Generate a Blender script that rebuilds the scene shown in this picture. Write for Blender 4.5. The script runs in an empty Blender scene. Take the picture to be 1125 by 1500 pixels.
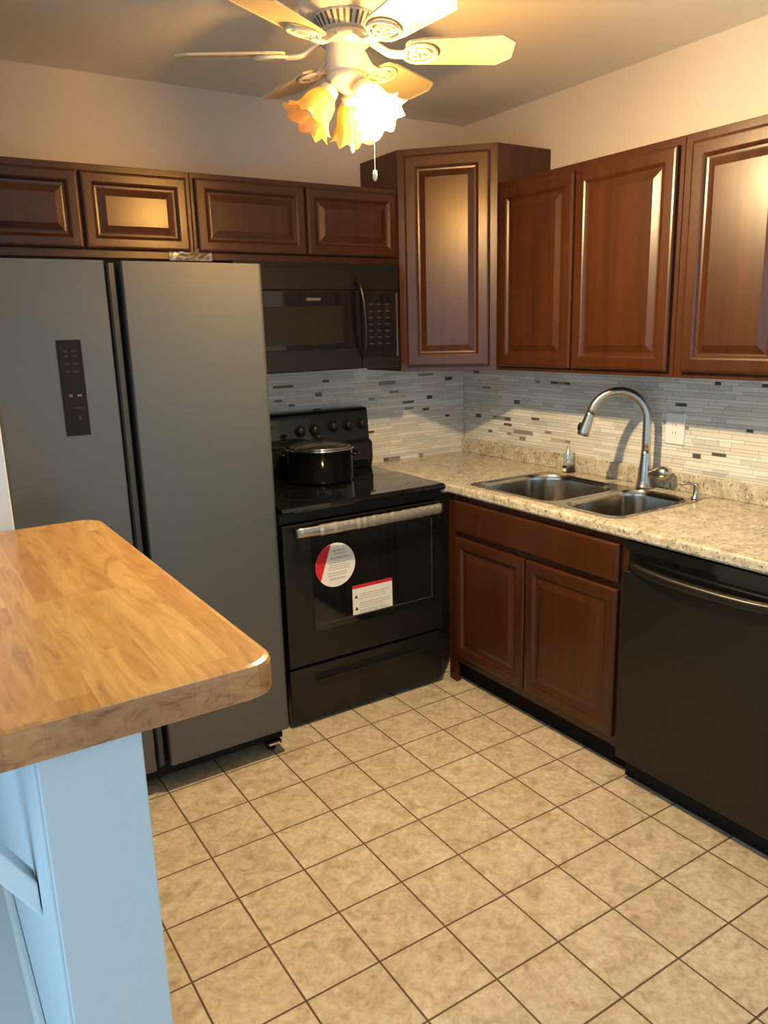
import bpy, bmesh, math, random
from mathutils import Vector, Matrix, Quaternion
random.seed(7)
PI = math.pi
scene = bpy.context.scene
COL = scene.collection

# ------------------------------------------------------------------ camera
cam_d = bpy.data.cameras.new('camera')
cam = bpy.data.objects.new('camera', cam_d)
COL.objects.link(cam)
Rr = Vector((0.8395741654317572, -0.5425652526147833, -0.027169236180372015))
Ru = Vector((0.14717654723279602, 0.17903124647784802, 0.9727727775432559))
Rf = Vector((0.5229285655653179, 0.8207135672325909, -0.23016288987618))
cam.matrix_world = Matrix(((Rr.x, Ru.x, -Rf.x, -2.61171), (Rr.y, Ru.y, -Rf.y, -3.26752),
                           (Rr.z, Ru.z, -Rf.z, 1.56526), (0, 0, 0, 1)))
cam_d.sensor_fit = 'HORIZONTAL'
cam_d.sensor_width = 36.0
cam_d.lens = 1131.66 / 1125 * 36.0
cam_d.clip_start = 0.05
scene.camera = cam

# ------------------------------------------------------------------ light and exposure
scene.view_settings.view_transform = 'Standard'
scene.view_settings.look = 'None'
scene.view_settings.gamma = 1.0
scene.view_settings.use_curve_mapping = False
scene.view_settings.exposure = 0.0
W = bpy.data.worlds.new('sky'); scene.world = W; W.use_nodes = True
W.node_tree.nodes['Background'].inputs[0].default_value = (0.45, 0.68, 1.0, 1)
W.node_tree.nodes['Background'].inputs[1].default_value = 0.5

def area(name, loc, rot, sx, sy, power, color):
    d = bpy.data.lights.new(name, 'AREA'); d.shape = 'RECTANGLE'; d.size = sx; d.size_y = sy
    d.energy = power; d.color = color
    o = bpy.data.objects.new(name, d); o.location = loc; o.rotation_euler = rot; COL.objects.link(o)
    return o
# daylight entering by the patio window (left of the dining side) and the window behind the camera
area('daylight_patio', (-4.06, -2.9, 1.15), (0, math.radians(-90), 0), 2.0, 3.2, 36, (0.47, 0.78, 1.0))
area('daylight_rear', (-1.35, -5.12, 1.10), (math.radians(90), 0, 0), 2.1, 2.0, 15, (0.46, 0.76, 1.0))
BULB_POWER = 148

# ------------------------------------------------------------------ materials
def new_mat(name):
    m = bpy.data.materials.new(name); m.use_nodes = True
    nt = m.node_tree
    return m, nt, nt.nodes['Principled BSDF'], nt.nodes.new
def L(nt, a, b): nt.links.new(a, b)
def simple(name, color, rough=0.5, metal=0.0, coat=0.0, spec=0.5, emit=None, es=0.0):
    m, nt, b, N = new_mat(name)
    b.inputs['Base Color'].default_value = (*color, 1)
    b.inputs['Roughness'].default_value = rough
    b.inputs['Metallic'].default_value = metal
    b.inputs['Coat Weight'].default_value = coat
    b.inputs['Specular IOR Level'].default_value = spec
    if emit:
        b.inputs['Emission Color'].default_value = (*emit, 1); b.inputs['Emission Strength'].default_value = es
    return m
def ramp(nt, stops):
    r = nt.nodes.new('ShaderNodeValToRGB'); e = r.color_ramp.elements
    while len(e) < len(stops): e.new(0.5)
    for i, (p, c) in enumerate(stops):
        e[i].position = p; e[i].color = (*c, 1)
    return r
def coords(nt, scale=(1, 1, 1), rot=(0, 0, 0), world=True):
    if world:
        g = nt.nodes.new('ShaderNodeNewGeometry'); out = g.outputs['Position']
    else:
        g = nt.nodes.new('ShaderNodeTexCoord'); out = g.outputs['Object']
    mp = nt.nodes.new('ShaderNodeMapping'); mp.inputs['Scale'].default_value = scale
    mp.inputs['Rotation'].default_value = rot
    L(nt, out, mp.inputs['Vector'])
    return mp.outputs['Vector']
def noise(nt, vec, scale, detail=4, rough=0.6, dist=0.0):
    n = nt.nodes.new('ShaderNodeTexNoise'); n.inputs['Scale'].default_value = scale
    n.inputs['Detail'].default_value = detail; n.inputs['Roughness'].default_value = rough
    n.inputs['Distortion'].default_value = dist
    L(nt, vec, n.inputs['Vector']); return n
def mix(nt, fac, a, b, mode='MIX'):
    m = nt.nodes.new('ShaderNodeMix'); m.data_type = 'RGBA'; m.blend_type = mode
    for sock, v in ((m.inputs['Factor'], fac), (m.inputs['A'], a), (m.inputs['B'], b)):
        pass
    ins = [s for s in m.inputs if s.enabled]
    for s, v in zip((ins[0], ins[1], ins[2]), (fac, a, b)):
        if hasattr(v, 'is_output'): L(nt, v, s)
        elif isinstance(v, (int, float)): s.default_value = v
        else: s.default_value = (*v, 1)
    return [o for o in m.outputs if o.enabled][0]
def bump(nt, b, height, strength, dist=0.002):
    bp = nt.nodes.new('ShaderNodeBump'); bp.inputs['Strength'].default_value = strength
    bp.inputs['Distance'].default_value = dist
    L(nt, height, bp.inputs['Height']); L(nt, bp.outputs['Normal'], b.inputs['Normal'])

def wood_cherry(name, dark, light, rough):
    m, nt, b, N = new_mat(name)
    v = coords(nt, (26, 26, 1.6))
    n = noise(nt, v, 1.0, 6, 0.65, 0.6)
    v2 = coords(nt, (4, 4, 1.0)); n2 = noise(nt, v2, 1.0, 2, 0.5)
    r = ramp(nt, [(0.28, dark), (0.5, tuple((a + c) / 2 for a, c in zip(dark, light))), (0.75, light)])
    L(nt, n.outputs['Fac'], r.inputs['Fac'])
    c = mix(nt, 0.35, r.outputs['Color'], mix(nt, n2.outputs['Fac'], dark, light))
    L(nt, c, b.inputs['Base Color'])
    b.inputs['Roughness'].default_value = rough
    b.inputs['Specular IOR Level'].default_value = 0.40
    b.inputs['Coat Weight'].default_value = 0.12; b.inputs['Coat Roughness'].default_value = 0.24
    bump(nt, b, n.outputs['Fac'], 0.08, 0.001)
    return m
M = {}
M['cherry'] = wood_cherry('cherry_wood', (0.0225, 0.0058, 0.0017), (0.073, 0.0205, 0.0048), 0.34)
M['cherry_dark'] = simple('cherry_shadow_gap', (0.018, 0.006, 0.004), 0.5)
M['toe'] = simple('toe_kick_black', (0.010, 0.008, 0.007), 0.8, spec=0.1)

def wall_paint(name, c):
    m, nt, b, N = new_mat(name)
    n = noise(nt, coords(nt), 90, 3)
    L(nt, mix(nt, n.outputs['Fac'], tuple(x * 0.97 for x in c), c), b.inputs['Base Color'])
    b.inputs['Roughness'].default_value = 0.65
    bump(nt, b, n.outputs['Fac'], 0.06, 0.001)
    return m
M['wall'] = wall_paint('wall_paint', (0.66, 0.605, 0.53))
M['ceiling'] = wall_paint('ceiling_paint', (0.82, 0.77, 0.69))
M['daylight_tinted_white'] = wall_paint('half_wall_daylight_tint', (0.62, 0.70, 0.76))  # white paint with the blue cast of daylight mixed into its colour
M['white_trim'] = simple('white_trim', (0.82, 0.83, 0.83), 0.4)

# floor: square beige tiles with dark grout, grid measured on the kitchen floor
def floor_mat():
    m, nt, b, N = new_mat('beige_floor_tile')
    T = 0.2094
    g = N('ShaderNodeNewGeometry'); mp = N('ShaderNodeMapping')
    mp.inputs['Location'].default_value = (0.7146 + 20 * T, 0.8061 + 40 * T, 0)
    L(nt, g.outputs['Position'], mp.inputs['Vector'])
    br = N('ShaderNodeTexBrick'); br.offset = 0.0; br.squash = 1.0
    br.inputs['Color1'].default_value = (0, 0, 0, 1); br.inputs['Color2'].default_value = (1, 1, 1, 1)
    br.inputs['Mortar'].default_value = (0.5, 0.5, 0.5, 1)
    br.inputs['Scale'].default_value = 1.0; br.inputs['Mortar Size'].default_value = 0.0030
    br.inputs['Mortar Smooth'].default_value = 0.15
    br.inputs['Brick Width'].default_value = T; br.inputs['Row Height'].default_value = T
    L(nt, mp.outputs['Vector'], br.inputs['Vector'])
    # per-tile shift of the mottling
    sh = N('ShaderNodeVectorMath'); sh.operation = 'MULTIPLY_ADD'
    L(nt, br.outputs['Color'], sh.inputs[0]); sh.inputs[1].default_value = (7, 5, 3)
    L(nt, g.outputs['Position'], sh.inputs[2])
    n1 = noise(nt, sh.outputs[0], 16, 5, 0.62, 1.2)
    n2 = noise(nt, sh.outputs[0], 55, 4, 0.6, 0.6)
    r = ramp(nt, [(0.30, (0.42, 0.335, 0.235)), (0.47, (0.565, 0.475, 0.355)), (0.62, (0.65, 0.568, 0.445)), (0.8, (0.71, 0.645, 0.53))])
    L(nt, n1.outputs['Fac'], r.inputs['Fac'])
    r2 = ramp(nt, [(0.35, (0.80, 0.77, 0.72)), (0.6, (1, 1, 1))]); L(nt, n2.outputs['Fac'], r2.inputs['Fac'])
    base = mix(nt, 1.0, r.outputs['Color'], r2.outputs['Color'], 'MULTIPLY')
    tint = mix(nt, br.outputs['Color'], (0.95, 0.94, 0.93), (1, 1, 1))
    base = mix(nt, 1.0, base, tint, 'MULTIPLY')
    gn = noise(nt, g.outputs['Position'], 9, 2)
    grout = mix(nt, gn.outputs['Fac'], (0.075, 0.042, 0.024), (0.15, 0.095, 0.06))
    L(nt, mix(nt, br.outputs['Fac'], base, grout), b.inputs['Base Color'])
    rr = N('ShaderNodeMapRange'); rr.inputs['To Min'].default_value = 0.30; rr.inputs['To Max'].default_value = 0.85
    L(nt, br.outputs['Fac'], rr.inputs['Value']); L(nt, rr.outputs['Result'], b.inputs['Roughness'])
    inv = N('ShaderNodeMath'); inv.operation = 'SUBTRACT'; inv.inputs[0].default_value = 1.0
    L(nt, br.outputs['Fac'], inv.inputs[1])
    bump(nt, b, inv.outputs[0], 0.4, 0.002)
    return m
M['floor'] = floor_mat()
M['dining_floor'] = wall_paint('pale_dining_floor', (0.70, 0.72, 0.73))

def granite():
    m, nt, b, N = new_mat('speckled_granite_laminate')
    v = coords(nt)
    n1 = noise(nt, v, 22, 5, 0.65, 0.5)
    r1 = ramp(nt, [(0.3, (0.30, 0.25, 0.185)), (0.48, (0.49, 0.43, 0.335)), (0.65, (0.62, 0.565, 0.465))])
    L(nt, n1.outputs['Fac'], r1.inputs['Fac'])
    n2 = noise(nt, v, 95, 3, 0.6)
    r2 = ramp(nt, [(0.345, (0.10, 0.08, 0.06)), (0.43, (1, 1, 1))]); L(nt, n2.outputs['Fac'], r2.inputs['Fac'])
    c = mix(nt, 0.85, r1.outputs['Color'], r2.outputs['Color'], 'MULTIPLY')
    n3 = noise(nt, v, 75, 4, 0.7)
    r3 = ramp(nt, [(0.56, (0, 0, 0)), (0.66, (1, 1, 1))]); L(nt, n3.outputs['Fac'], r3.inputs['Fac'])
    c = mix(nt, r3.outputs['Color'], c, (0.78, 0.75, 0.69))
    L(nt, c, b.inputs['Base Color']); b.inputs['Roughness'].default_value = 0.22
    return m
M['granite'] = granite()

def butcher():
    m, nt, b, N = new_mat('butcher_block_staves')
    g = N('ShaderNodeNewGeometry')
    sx = N('ShaderNodeSeparateXYZ'); L(nt, g.outputs['Position'], sx.inputs[0])
    cb = N('ShaderNodeCombineXYZ')
    L(nt, sx.outputs['Y'], cb.inputs['X']); L(nt, sx.outputs['X'], cb.inputs['Y'])
    mp = N('ShaderNodeMapping'); mp.inputs['Location'].default_value = (5.13, 5.02, 0)
    L(nt, cb.outputs[0], mp.inputs['Vector'])
    br = N('ShaderNodeTexBrick'); br.offset = 0.37; br.offset_frequency = 2; br.squash = 0.7; br.squash_frequency = 3
    br.inputs['Color1'].default_value = (0, 0, 0, 1); br.inputs['Color2'].default_value = (1, 1, 1, 1)
    br.inputs['Mortar'].default_value = (0.2, 0.2, 0.2, 1); br.inputs['Scale'].default_value = 1
    br.inputs['Mortar Size'].default_value = 0.0004; br.inputs['Mortar Smooth'].default_value = 0.3
    br.inputs['Brick Width'].default_value = 0.74; br.inputs['Row Height'].default_value = 0.052
    L(nt, mp.outputs['Vector'], br.inputs['Vector'])
    sh = N('ShaderNodeVectorMath'); sh.operation = 'MULTIPLY_ADD'
    L(nt, br.outputs['Color'], sh.inputs[0]); sh.inputs[1].default_value = (3, 11, 5)
    L(nt, g.outputs['Position'], sh.inputs[2])
    gm = N('ShaderNodeMapping'); gm.inputs['Scale'].default_value = (20, 3.0, 20); L(nt, sh.outputs[0], gm.inputs['Vector'])
    n1 = noise(nt, gm.outputs['Vector'], 1.0, 5, 0.6, 2.6)
    fm = N('ShaderNodeMapping'); fm.inputs['Scale'].default_value = (160, 6, 160); L(nt, sh.outputs[0], fm.inputs['Vector'])
    n2 = noise(nt, fm.outputs['Vector'], 1.0, 3, 0.6)
    stave = ramp(nt, [(0.0, (0.46, 0.235, 0.070)), (0.35, (0.53, 0.290, 0.092)), (0.7, (0.565, 0.325, 0.105)), (1.0, (0.63, 0.405, 0.150))])
    L(nt, br.outputs['Color'], stave.inputs['Fac'])
    gr = ramp(nt, [(0.25, (0.48, 0.38, 0.30)), (0.42, (0.86, 0.80, 0.75)), (0.56, (1.0, 1.0, 1.0)), (0.72, (1.18, 1.24, 1.32))]); L(nt, n1.outputs['Fac'], gr.inputs['Fac'])
    c = mix(nt, 0.9, stave.outputs['Color'], gr.outputs['Color'], 'MULTIPLY')
    fr = ramp(nt, [(0.3, (0.86, 0.82, 0.78)), (0.6, (1, 1, 1))]); L(nt, n2.outputs['Fac'], fr.inputs['Fac'])
    c = mix(nt, 0.7, c, fr.outputs['Color'], 'MULTIPLY')
    L(nt, c, b.inputs['Base Color']); b.inputs['Roughness'].default_value = 0.33
    b.inputs['Coat Weight'].default_value = 0.25; b.inputs['Coat Roughness'].default_value = 0.2
    return m
M['butcher'] = butcher()

def end_grain():
    m, nt, b, N = new_mat('butcher_end_grain')
    n = noise(nt, coords(nt, (14, 14, 30)), 1.0, 5, 0.65, 1.8)
    r = ramp(nt, [(0.28, (0.27, 0.105, 0.035)), (0.45, (0.48, 0.215, 0.080)), (0.65, (0.57, 0.29, 0.115))]); L(nt, n.outputs['Fac'], r.inputs['Fac'])
    w = N('ShaderNodeTexBrick'); w.offset = 0; w.inputs['Color1'].default_value = (0.75, 0.72, 0.70, 1); w.inputs['Color2'].default_value = (1.12, 1.1, 1.08, 1)
    w.inputs['Scale'].default_value = 1; w.inputs['Mortar Size'].default_value = 0.0003; w.inputs['Brick Width'].default_value = 0.052; w.inputs['Row Height'].default_value = 9.0
    w.inputs['Mortar'].default_value = (0.6, 0.55, 0.5, 1)
    L(nt, coords(nt), w.inputs['Vector'])
    L(nt, mix(nt, 0.8, r.outputs['Color'], w.outputs['Color'], 'MULTIPLY'), b.inputs['Base Color'])
    b.inputs['Roughness'].default_value = 0.4
    return m
M['end_grain'] = end_grain()

def brushed(name, c, rough, metal=1.0, sc=(2, 2, 220)):
    m, nt, b, N = new_mat(name)
    n = noise(nt, coords(nt, sc), 1.0, 3, 0.5)
    L(nt, mix(nt, n.outputs['Fac'], tuple(x * 0.9 for x in c), c), b.inputs['Base Color'])
    b.inputs['Metallic'].default_value = metal; b.inputs['Roughness'].default_value = rough
    return m
M['fridge'] = brushed('fridge_grey_steel', (0.140, 0.140, 0.132), 0.45, 0.75)
M['fridge_side'] = simple('fridge_case', (0.03, 0.032, 0.034), 0.5)
M['black_steel'] = brushed('black_stainless', (0.034, 0.031, 0.028), 0.32, 0.75)
M['black_gloss'] = simple('black_glass', (0.006, 0.006, 0.006), 0.07, coat=0.4)
M['window_mesh'] = simple('microwave_window_mesh', (0.016, 0.014, 0.012), 0.22, spec=0.25)
M['black'] = simple('black_enamel', (0.008, 0.008, 0.008), 0.36, spec=0.35)
M['black_matte'] = simple('black_plastic', (0.010, 0.010, 0.011), 0.6, spec=0.12)
M['dark_pocket'] = simple('fridge_pocket_trim', (0.055, 0.065, 0.075), 0.35, 0.4)
M['sink_steel'] = brushed('sink_steel', (0.46, 0.42, 0.36), 0.17, 1.0, (60, 3, 60))
M['nickel'] = simple('brushed_nickel', (0.50, 0.475, 0.44), 0.28, 1.0)
M['chrome'] = simple('chrome', (0.8, 0.8, 0.8), 0.12, 1.0)
M['grey_mark'] = simple('grey_print', (0.13, 0.13, 0.135), 0.8, spec=0.1)
M['dim_mark'] = simple('dim_print', (0.035, 0.035, 0.04), 0.8, spec=0.1)
M['white_print'] = simple('white_label', (0.80, 0.79, 0.75), 0.45)
M['red_print'] = simple('red_label', (0.62, 0.012, 0.022), 0.45)
M['text_grey'] = simple('label_text', (0.36, 0.34, 0.31), 0.6)
M['text_dark'] = simple('label_symbol', (0.02, 0.02, 0.02), 0.6)
M['outlet'] = simple('outlet_plastic', (0.80, 0.80, 0.82), 0.35)
M['fan_white'] = simple('fan_white_enamel', (0.52, 0.51, 0.46), 0.3)
M['fan_blade'] = simple('fan_blade_white', (0.47, 0.40, 0.26), 0.38)
M['fan_gap'] = simple('fan_dark_slot', (0.05, 0.04, 0.03), 0.6)
M['fan_cord'] = simple('pull_cord', (0.75, 0.70, 0.58), 0.5)
M['black_base'] = simple('bottle_base', (0.012, 0.012, 0.012), 0.35)
M['cream_label'] = simple('cream_label', (0.72, 0.62, 0.36), 0.5)

def clear_plastic(name, tint, a):
    m, nt, b, N = new_mat(name)
    out = nt.nodes['Material Output']
    gl = N('ShaderNodeBsdfGlossy'); gl.inputs['Roughness'].default_value = 0.12
    tr = N('ShaderNodeBsdfTransparent'); tr.inputs['Color'].default_value = (*tint, 1)
    df = N('ShaderNodeBsdfDiffuse'); df.inputs['Color'].default_value = (*tint, 1)
    m1 = N('ShaderNodeMixShader'); m1.inputs[0].default_value = 0.35; L(nt, gl.outputs[0], m1.inputs[1]); L(nt, df.outputs[0], m1.inputs[2])
    m2 = N('ShaderNodeMixShader'); m2.inputs[0].default_value = a; L(nt, m1.outputs[0], m2.inputs[1]); L(nt, tr.outputs[0], m2.inputs[2])
    L(nt, m2.outputs[0], out.inputs['Surface'])
    return m
M['clear'] = clear_plastic('clear_plastic', (0.86, 0.93, 0.97), 0.5)
M['tape'] = clear_plastic('clear_tape', (0.85, 0.80, 0.70), 0.5)
M['lid_glass'] = clear_plastic('smoked_lid_glass', (0.10, 0.09, 0.075), 0.4)

def shade_glass():
    m, nt, b, N = new_mat('amber_frosted_glass')
    out = nt.nodes['Material Output']
    n = noise(nt, coords(nt), 30, 3, 0.6, 1.0)
    col = mix(nt, n.outputs['Fac'], (0.90, 0.60, 0.22), (0.98, 0.83, 0.52))
    tl = N('ShaderNodeBsdfTranslucent'); L(nt, col, tl.inputs['Color'])
    df = N('ShaderNodeBsdfDiffuse'); L(nt, col, df.inputs['Color'])
    gl = N('ShaderNodeBsdfGlossy'); gl.inputs['Roughness'].default_value = 0.2
    tp = N('ShaderNodeBsdfTransparent'); tp.inputs['Color'].default_value = (1.0, 0.84, 0.58, 1)
    a = N('ShaderNodeMixShader'); a.inputs[0].default_value = 0.40; L(nt, tl.outputs[0], a.inputs[1]); L(nt, df.outputs[0], a.inputs[2])
    c = N('ShaderNodeMixShader'); c.inputs[0].default_value = 0.06; L(nt, a.outputs[0], c.inputs[1]); L(nt, gl.outputs[0], c.inputs[2])
    d = N('ShaderNodeMixShader'); d.inputs[0].default_value = 0.52; L(nt, c.outputs[0], d.inputs[1]); L(nt, tp.outputs[0], d.inputs[2])
    L(nt, d.outputs[0], out.inputs['Surface'])
    return m
M['shade'] = shade_glass()
M['bulb_on'] = simple('lit_bulb', (1, 0.9, 0.7), 0.4, emit=(1.0, 0.70, 0.34), es=420)
M['bulb_off'] = simple('unlit_bulb', (0.85, 0.80, 0.70), 0.3)

# ------------------------------------------------------------------ mesh builder
ORG = {}
class MB:
    def __init__(s): s.bm = bmesh.new(); s.mi = 0; s.sm = False
    def face(s, vs):
        try: f = s.bm.faces.new(vs)
        except ValueError: return None
        f.material_index = s.mi; f.smooth = s.sm; return f
    def v(s, p): return s.bm.verts.new(p)
    def box(s, x0, x1, y0, y1, z0, z1):
        x0, x1 = min(x0, x1), max(x0, x1); y0, y1 = min(y0, y1), max(y0, y1); z0, z1 = min(z0, z1), max(z0, z1)
        v = [s.v((x, y, z)) for x in (x0, x1) for y in (y0, y1) for z in (z0, z1)]
        for q in ((0, 1, 3, 2), (4, 6, 7, 5), (0, 4, 5, 1), (2, 3, 7, 6), (0, 2, 6, 4), (1, 5, 7, 3)):
            s.face([v[i] for i in q])
        return s
    def obox(s, o, u, w, n, a, b, c):     # oriented box from corner o along unit u,w,n
        o = Vector(o); u = Vector(u) * a; w = Vector(w) * b; n = Vector(n) * c
        v = [s.v(o + u * i + w * j + n * k) for i in (0, 1) for j in (0, 1) for k in (0, 1)]
        for q in ((0, 1, 3, 2), (4, 6, 7, 5), (0, 4, 5, 1), (2, 3, 7, 6), (0, 2, 6, 4), (1, 5, 7, 3)):
            s.face([v[i] for i in q])
        return s
    def rings(s, rings, closed=True, cap0=True, cap1=True):
        vs = [[s.v(p) for p in r] for r in rings]
        n = len(rings[0])
        for a, b in zip(vs, vs[1:]):
            for i in range(n if closed else n - 1):
                j = (i + 1) % n
                s.face((a[i], a[j], b[j], b[i]))
        if cap0 and closed: s.face(list(reversed(vs[0])))
        if cap1 and closed: s.face(vs[-1])
        return s
    def prism(s, pts2, axis, a, b):       # 2D outline extruded along axis
        def P(p, t):
            return {'x': (t, p[0], p[1]), 'y': (p[0], t, p[1]), 'z': (p[0], p[1], t)}[axis]
        return s.rings([[P(p, a) for p in pts2], [P(p, b) for p in pts2]])
    def lathe(s, prof, c=(0, 0, 0), axis=(0, 0, 1), n=32, cap0=True, cap1=True):
        q = Vector((0, 0, 1)).rotation_difference(Vector(axis).normalized())
        c = Vector(c); R = []
        for r, h in prof:
            r = max(r, 1e-5)
            R.append([c + q @ Vector((r * math.cos(2 * PI * i / n), r * math.sin(2 * PI * i / n), h)) for i in range(n)])
        return s.rings(R, True, cap0, cap1)
    def tube(s, pts, rad, n=12, cap=True):
        pts = [Vector(p) for p in pts]; R = []
        up = None
        for i, p in enumerate(pts):
            t = (pts[min(i + 1, len(pts) - 1)] - pts[max(i - 1, 0)]).normalized()
            if up is None:
                up = t.orthogonal().normalized()
            else:
                up = (up - t * up.dot(t)).normalized()
            w = t.cross(up); r = rad[i] if isinstance(rad, (list, tuple)) else rad
            R.append([p + (up * math.cos(2 * PI * k / n) + w * math.sin(2 * PI * k / n)) * r for k in range(n)])
        return s.rings(R, True, cap, cap)
    def sphere(s, c, r, n=16, sq=(1, 1, 1)):
        c = Vector(c); prof = []
        R = []
        for i in range(1, n // 2):
            a = PI * i / (n // 2)
            R.append([c + Vector((r * sq[0] * math.sin(a) * math.cos(2 * PI * k / n), r * sq[1] * math.sin(a) * math.sin(2 * PI * k / n), -r * sq[2] * math.cos(a))) for k in range(n)])
        return s.rings(R)
    def build(s, name, mats, parent=None, bevel=0.0, seg=2, origin=None, angle=40):
        bm = s.bm
        bmesh.ops.recalc_face_normals(bm, faces=bm.faces[:])
        if bevel:
            es = [e for e in bm.edges if len(e.link_faces) == 2 and e.calc_face_angle(0) > math.radians(angle)]
            bmesh.ops.bevel(bm, geom=es, offset=bevel, segments=seg, affect='EDGES', profile=0.5, clamp_overlap=True)
        if parent is not None: o0 = ORG[parent.name]
        elif origin is not None: o0 = Vector(origin)
        else:
            cs = [v.co for v in bm.verts]
            o0 = Vector(((min(c.x for c in cs) + max(c.x for c in cs)) / 2, (min(c.y for c in cs) + max(c.y for c in cs)) / 2, min(c.z for c in cs)))
        bmesh.ops.translate(bm, verts=bm.verts[:], vec=-o0)
        me = bpy.data.meshes.new(name); bm.to_mesh(me); bm.free()
        for m in (mats if isinstance(mats, (list, tuple)) else [mats]): me.materials.append(m)
        o = bpy.data.objects.new(name, me); COL.objects.link(o)
        if parent is not None: o.parent = parent
        else: o.location = o0
        ORG[o.name] = o0.copy()
        return o
def tag(o, label, cat, group=None):
    o['label'] = label; o['category'] = cat
    if group: o['group'] = group
    return o
def struct(o): o['kind'] = 'structure'; return o
def thing(name, loc, label, cat, group=None):
    o = bpy.data.objects.new(name, None); COL.objects.link(o); o.location = loc; o.empty_display_size = 0.05
    ORG[o.name] = Vector(loc); return tag(o, label, cat, group)
def rrect(x0, x1, y0, y1, r, n=6):
    if not isinstance(r, (list, tuple)): r = [r] * 4
    pts = []
    for (cx, cy, a, q) in ((x1 - r[0], y1 - r[0], 0, r[0]), (x0 + r[1], y1 - r[1], 90, r[1]), (x0 + r[2], y0 + r[2], 180, r[2]), (x1 - r[3], y0 + r[3], 270, r[3])):
        for k in range(n + 1):
            t = math.radians(a + 90 * k / n); pts.append((cx + q * math.cos(t), cy + q * math.sin(t)))
    return pts

# ------------------------------------------------------------------ room shell
XW, YB, H = -4.15, -5.2, 2.53
f = MB()
f.box(-2.40, 0.12, YB, 0.12, -0.08, 0)
f.mi = 1; f.box(XW - 0.12, -2.40, YB, 0.12, -0.08, 0)
struct(f.build('floor', [M['floor'], M['dining_floor']]))
struct(MB().box(XW - 0.12, 0.12, YB - 0.12, 0.12, H, H + 0.08).build('ceiling', M['ceiling']))
wall_back = struct(MB().box(XW - 0.12, 0.12, 0, 0.12, 0, H).build('wall_back', M['wall']))
wall_right = struct(MB().box(0, 0.12, YB - 0.12, 0, 0, H).build('wall_right', M['wall']))
w = MB(); X0 = XW - 0.12
w.box(X0, XW, YB, -4.7, 0, H).box(X0, XW, -1.3, 0, 0, H).box(X0, XW, -4.7, -1.3, 2.15, H).box(X0, XW, -4.7, -1.3, 0, 0.1)
struct(w.build('wall_left', M['wall']))
w = MB(); Y0 = YB - 0.12
w.box(XW, -2.45, Y0, YB, 0, H).box(-0.25, 0, Y0, YB, 0, H).box(-2.45, -0.25, Y0, YB, 2.15, H).box(-2.45, -0.25, Y0, YB, 0, 0.05)
struct(w.build('wall_rear', M['wall']))
for nm, bx in (('window_1', [(X0 + .03, XW - .03, -4.7, -4.64, .1, 2.15), (X0 + .03, XW - .03, -1.36, -1.3, .1, 2.15), (X0 + .03, XW - .03, -3.04, -2.96, .1, 2.15),
                             (X0 + .03, XW - .03, -4.64, -1.36, .1, .16), (X0 + .03, XW - .03, -4.64, -1.36, 2.09, 2.15)]),
               ('window_2', [(-2.45, -2.39, Y0 + .03, YB - .03, .05, 2.15), (-.31, -.25, Y0 + .03, YB - .03, .05, 2.15), (-1.39, -1.31, Y0 + .03, YB - .03, .05, 2.15),
                             (-2.39, -.31, Y0 + .03, YB - .03, .05, .11), (-2.39, -.31, Y0 + .03, YB - .03, 2.09, 2.15)])):
    w = MB()
    for q in bx: w.box(*q)
    struct(w.build(nm, M['white_trim']))
# wall beside the fridge and the half wall under the butcher block
struct(MB().box(-2.515, -2.364, -1.02, 0, 0, H).build('wall_column', M['daylight_tinted_white'], bevel=0.004))
w = MB().box(-2.515, -2.364, -2.192, -1.02, 0, 1.009)
struct(MB().box(-2.509, -2.366, -2.206, -2.1925, 0, 1.009).build('trim_1', M['daylight_tinted_white'], bevel=0.002))
hw = struct(w.build('wall_half', M['daylight_tinted_white'], bevel=0.004))
struct(MB().box(-2.529, -2.516, -2.19, -0.02, 0, 0.14).build('baseboard_left', M['white_trim'], bevel=0.003))

# mosaic backsplash: strips of random length, real tiles standing 3 mm off the grout bed
MOS = [simple('mosaic_white', (0.76, 0.75, 0.72), 0.22), simple('mosaic_pale_grey', (0.60, 0.60, 0.58), 0.25),
       simple('mosaic_cream', (0.68, 0.65, 0.59), 0.25), simple('mosaic_silver', (0.46, 0.47, 0.47), 0.2),
       simple('mosaic_taupe', (0.27, 0.245, 0.22), 0.2), simple('mosaic_dark_glass', (0.10, 0.095, 0.09), 0.12),
       simple('mosaic_grout', (0.60, 0.58, 0.54), 0.8)]
def mosaic(axis, a0, a1, z0, z1, parent, seed):
    rnd = random.Random(seed); m = MB(); t0, t1 = 0.006, 0.0095
    def add(u0, u1, q0, q1, d0, d1):
        if axis == 'x': m.box(-d1, -d0, u0, u1, q0, q1)      # on right wall x=0
        else: m.box(u0, u1, -d1, -d0, q0, q1)
    m.mi = 6; add(a0, a1, z0, z1, 0.0005, t0)
    z = z0
    hs = [0.0125, 0.0125, 0.019, 0.0125, 0.019, 0.0125]
    k = rnd.randrange(6)
    while z < z1 - 0.006:
        h = min(hs[k % 6], z1 - z); k += 1
        u = a0 - rnd.random() * 0.1
        while u < a1:
            r = rnd.random()
            if r < 0.085: l = rnd.uniform(0.025, 0.06); mi = rnd.choice((4, 5, 5))
            elif r < 0.10: l = rnd.uniform(0.07, 0.10); mi = rnd.choice((3, 4))
            else: l = rnd.uniform(0.05, 0.19); mi = rnd.choice((0, 0, 0, 0, 1, 1, 2, 2, 2, 2))
            u0, u1 = max(u, a0), min(u + l, a1)
            if u1 - u0 > 0.006:
                m.mi = mi; add(u0 + 0.0006, u1 - 0.0006, z + 0.0006, z + h - 0.0006, t0, t1 + rnd.random() * 0.0008)
            u += l
        z += h
    o = m.build('backsplash', MOS, parent)
    return o
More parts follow.
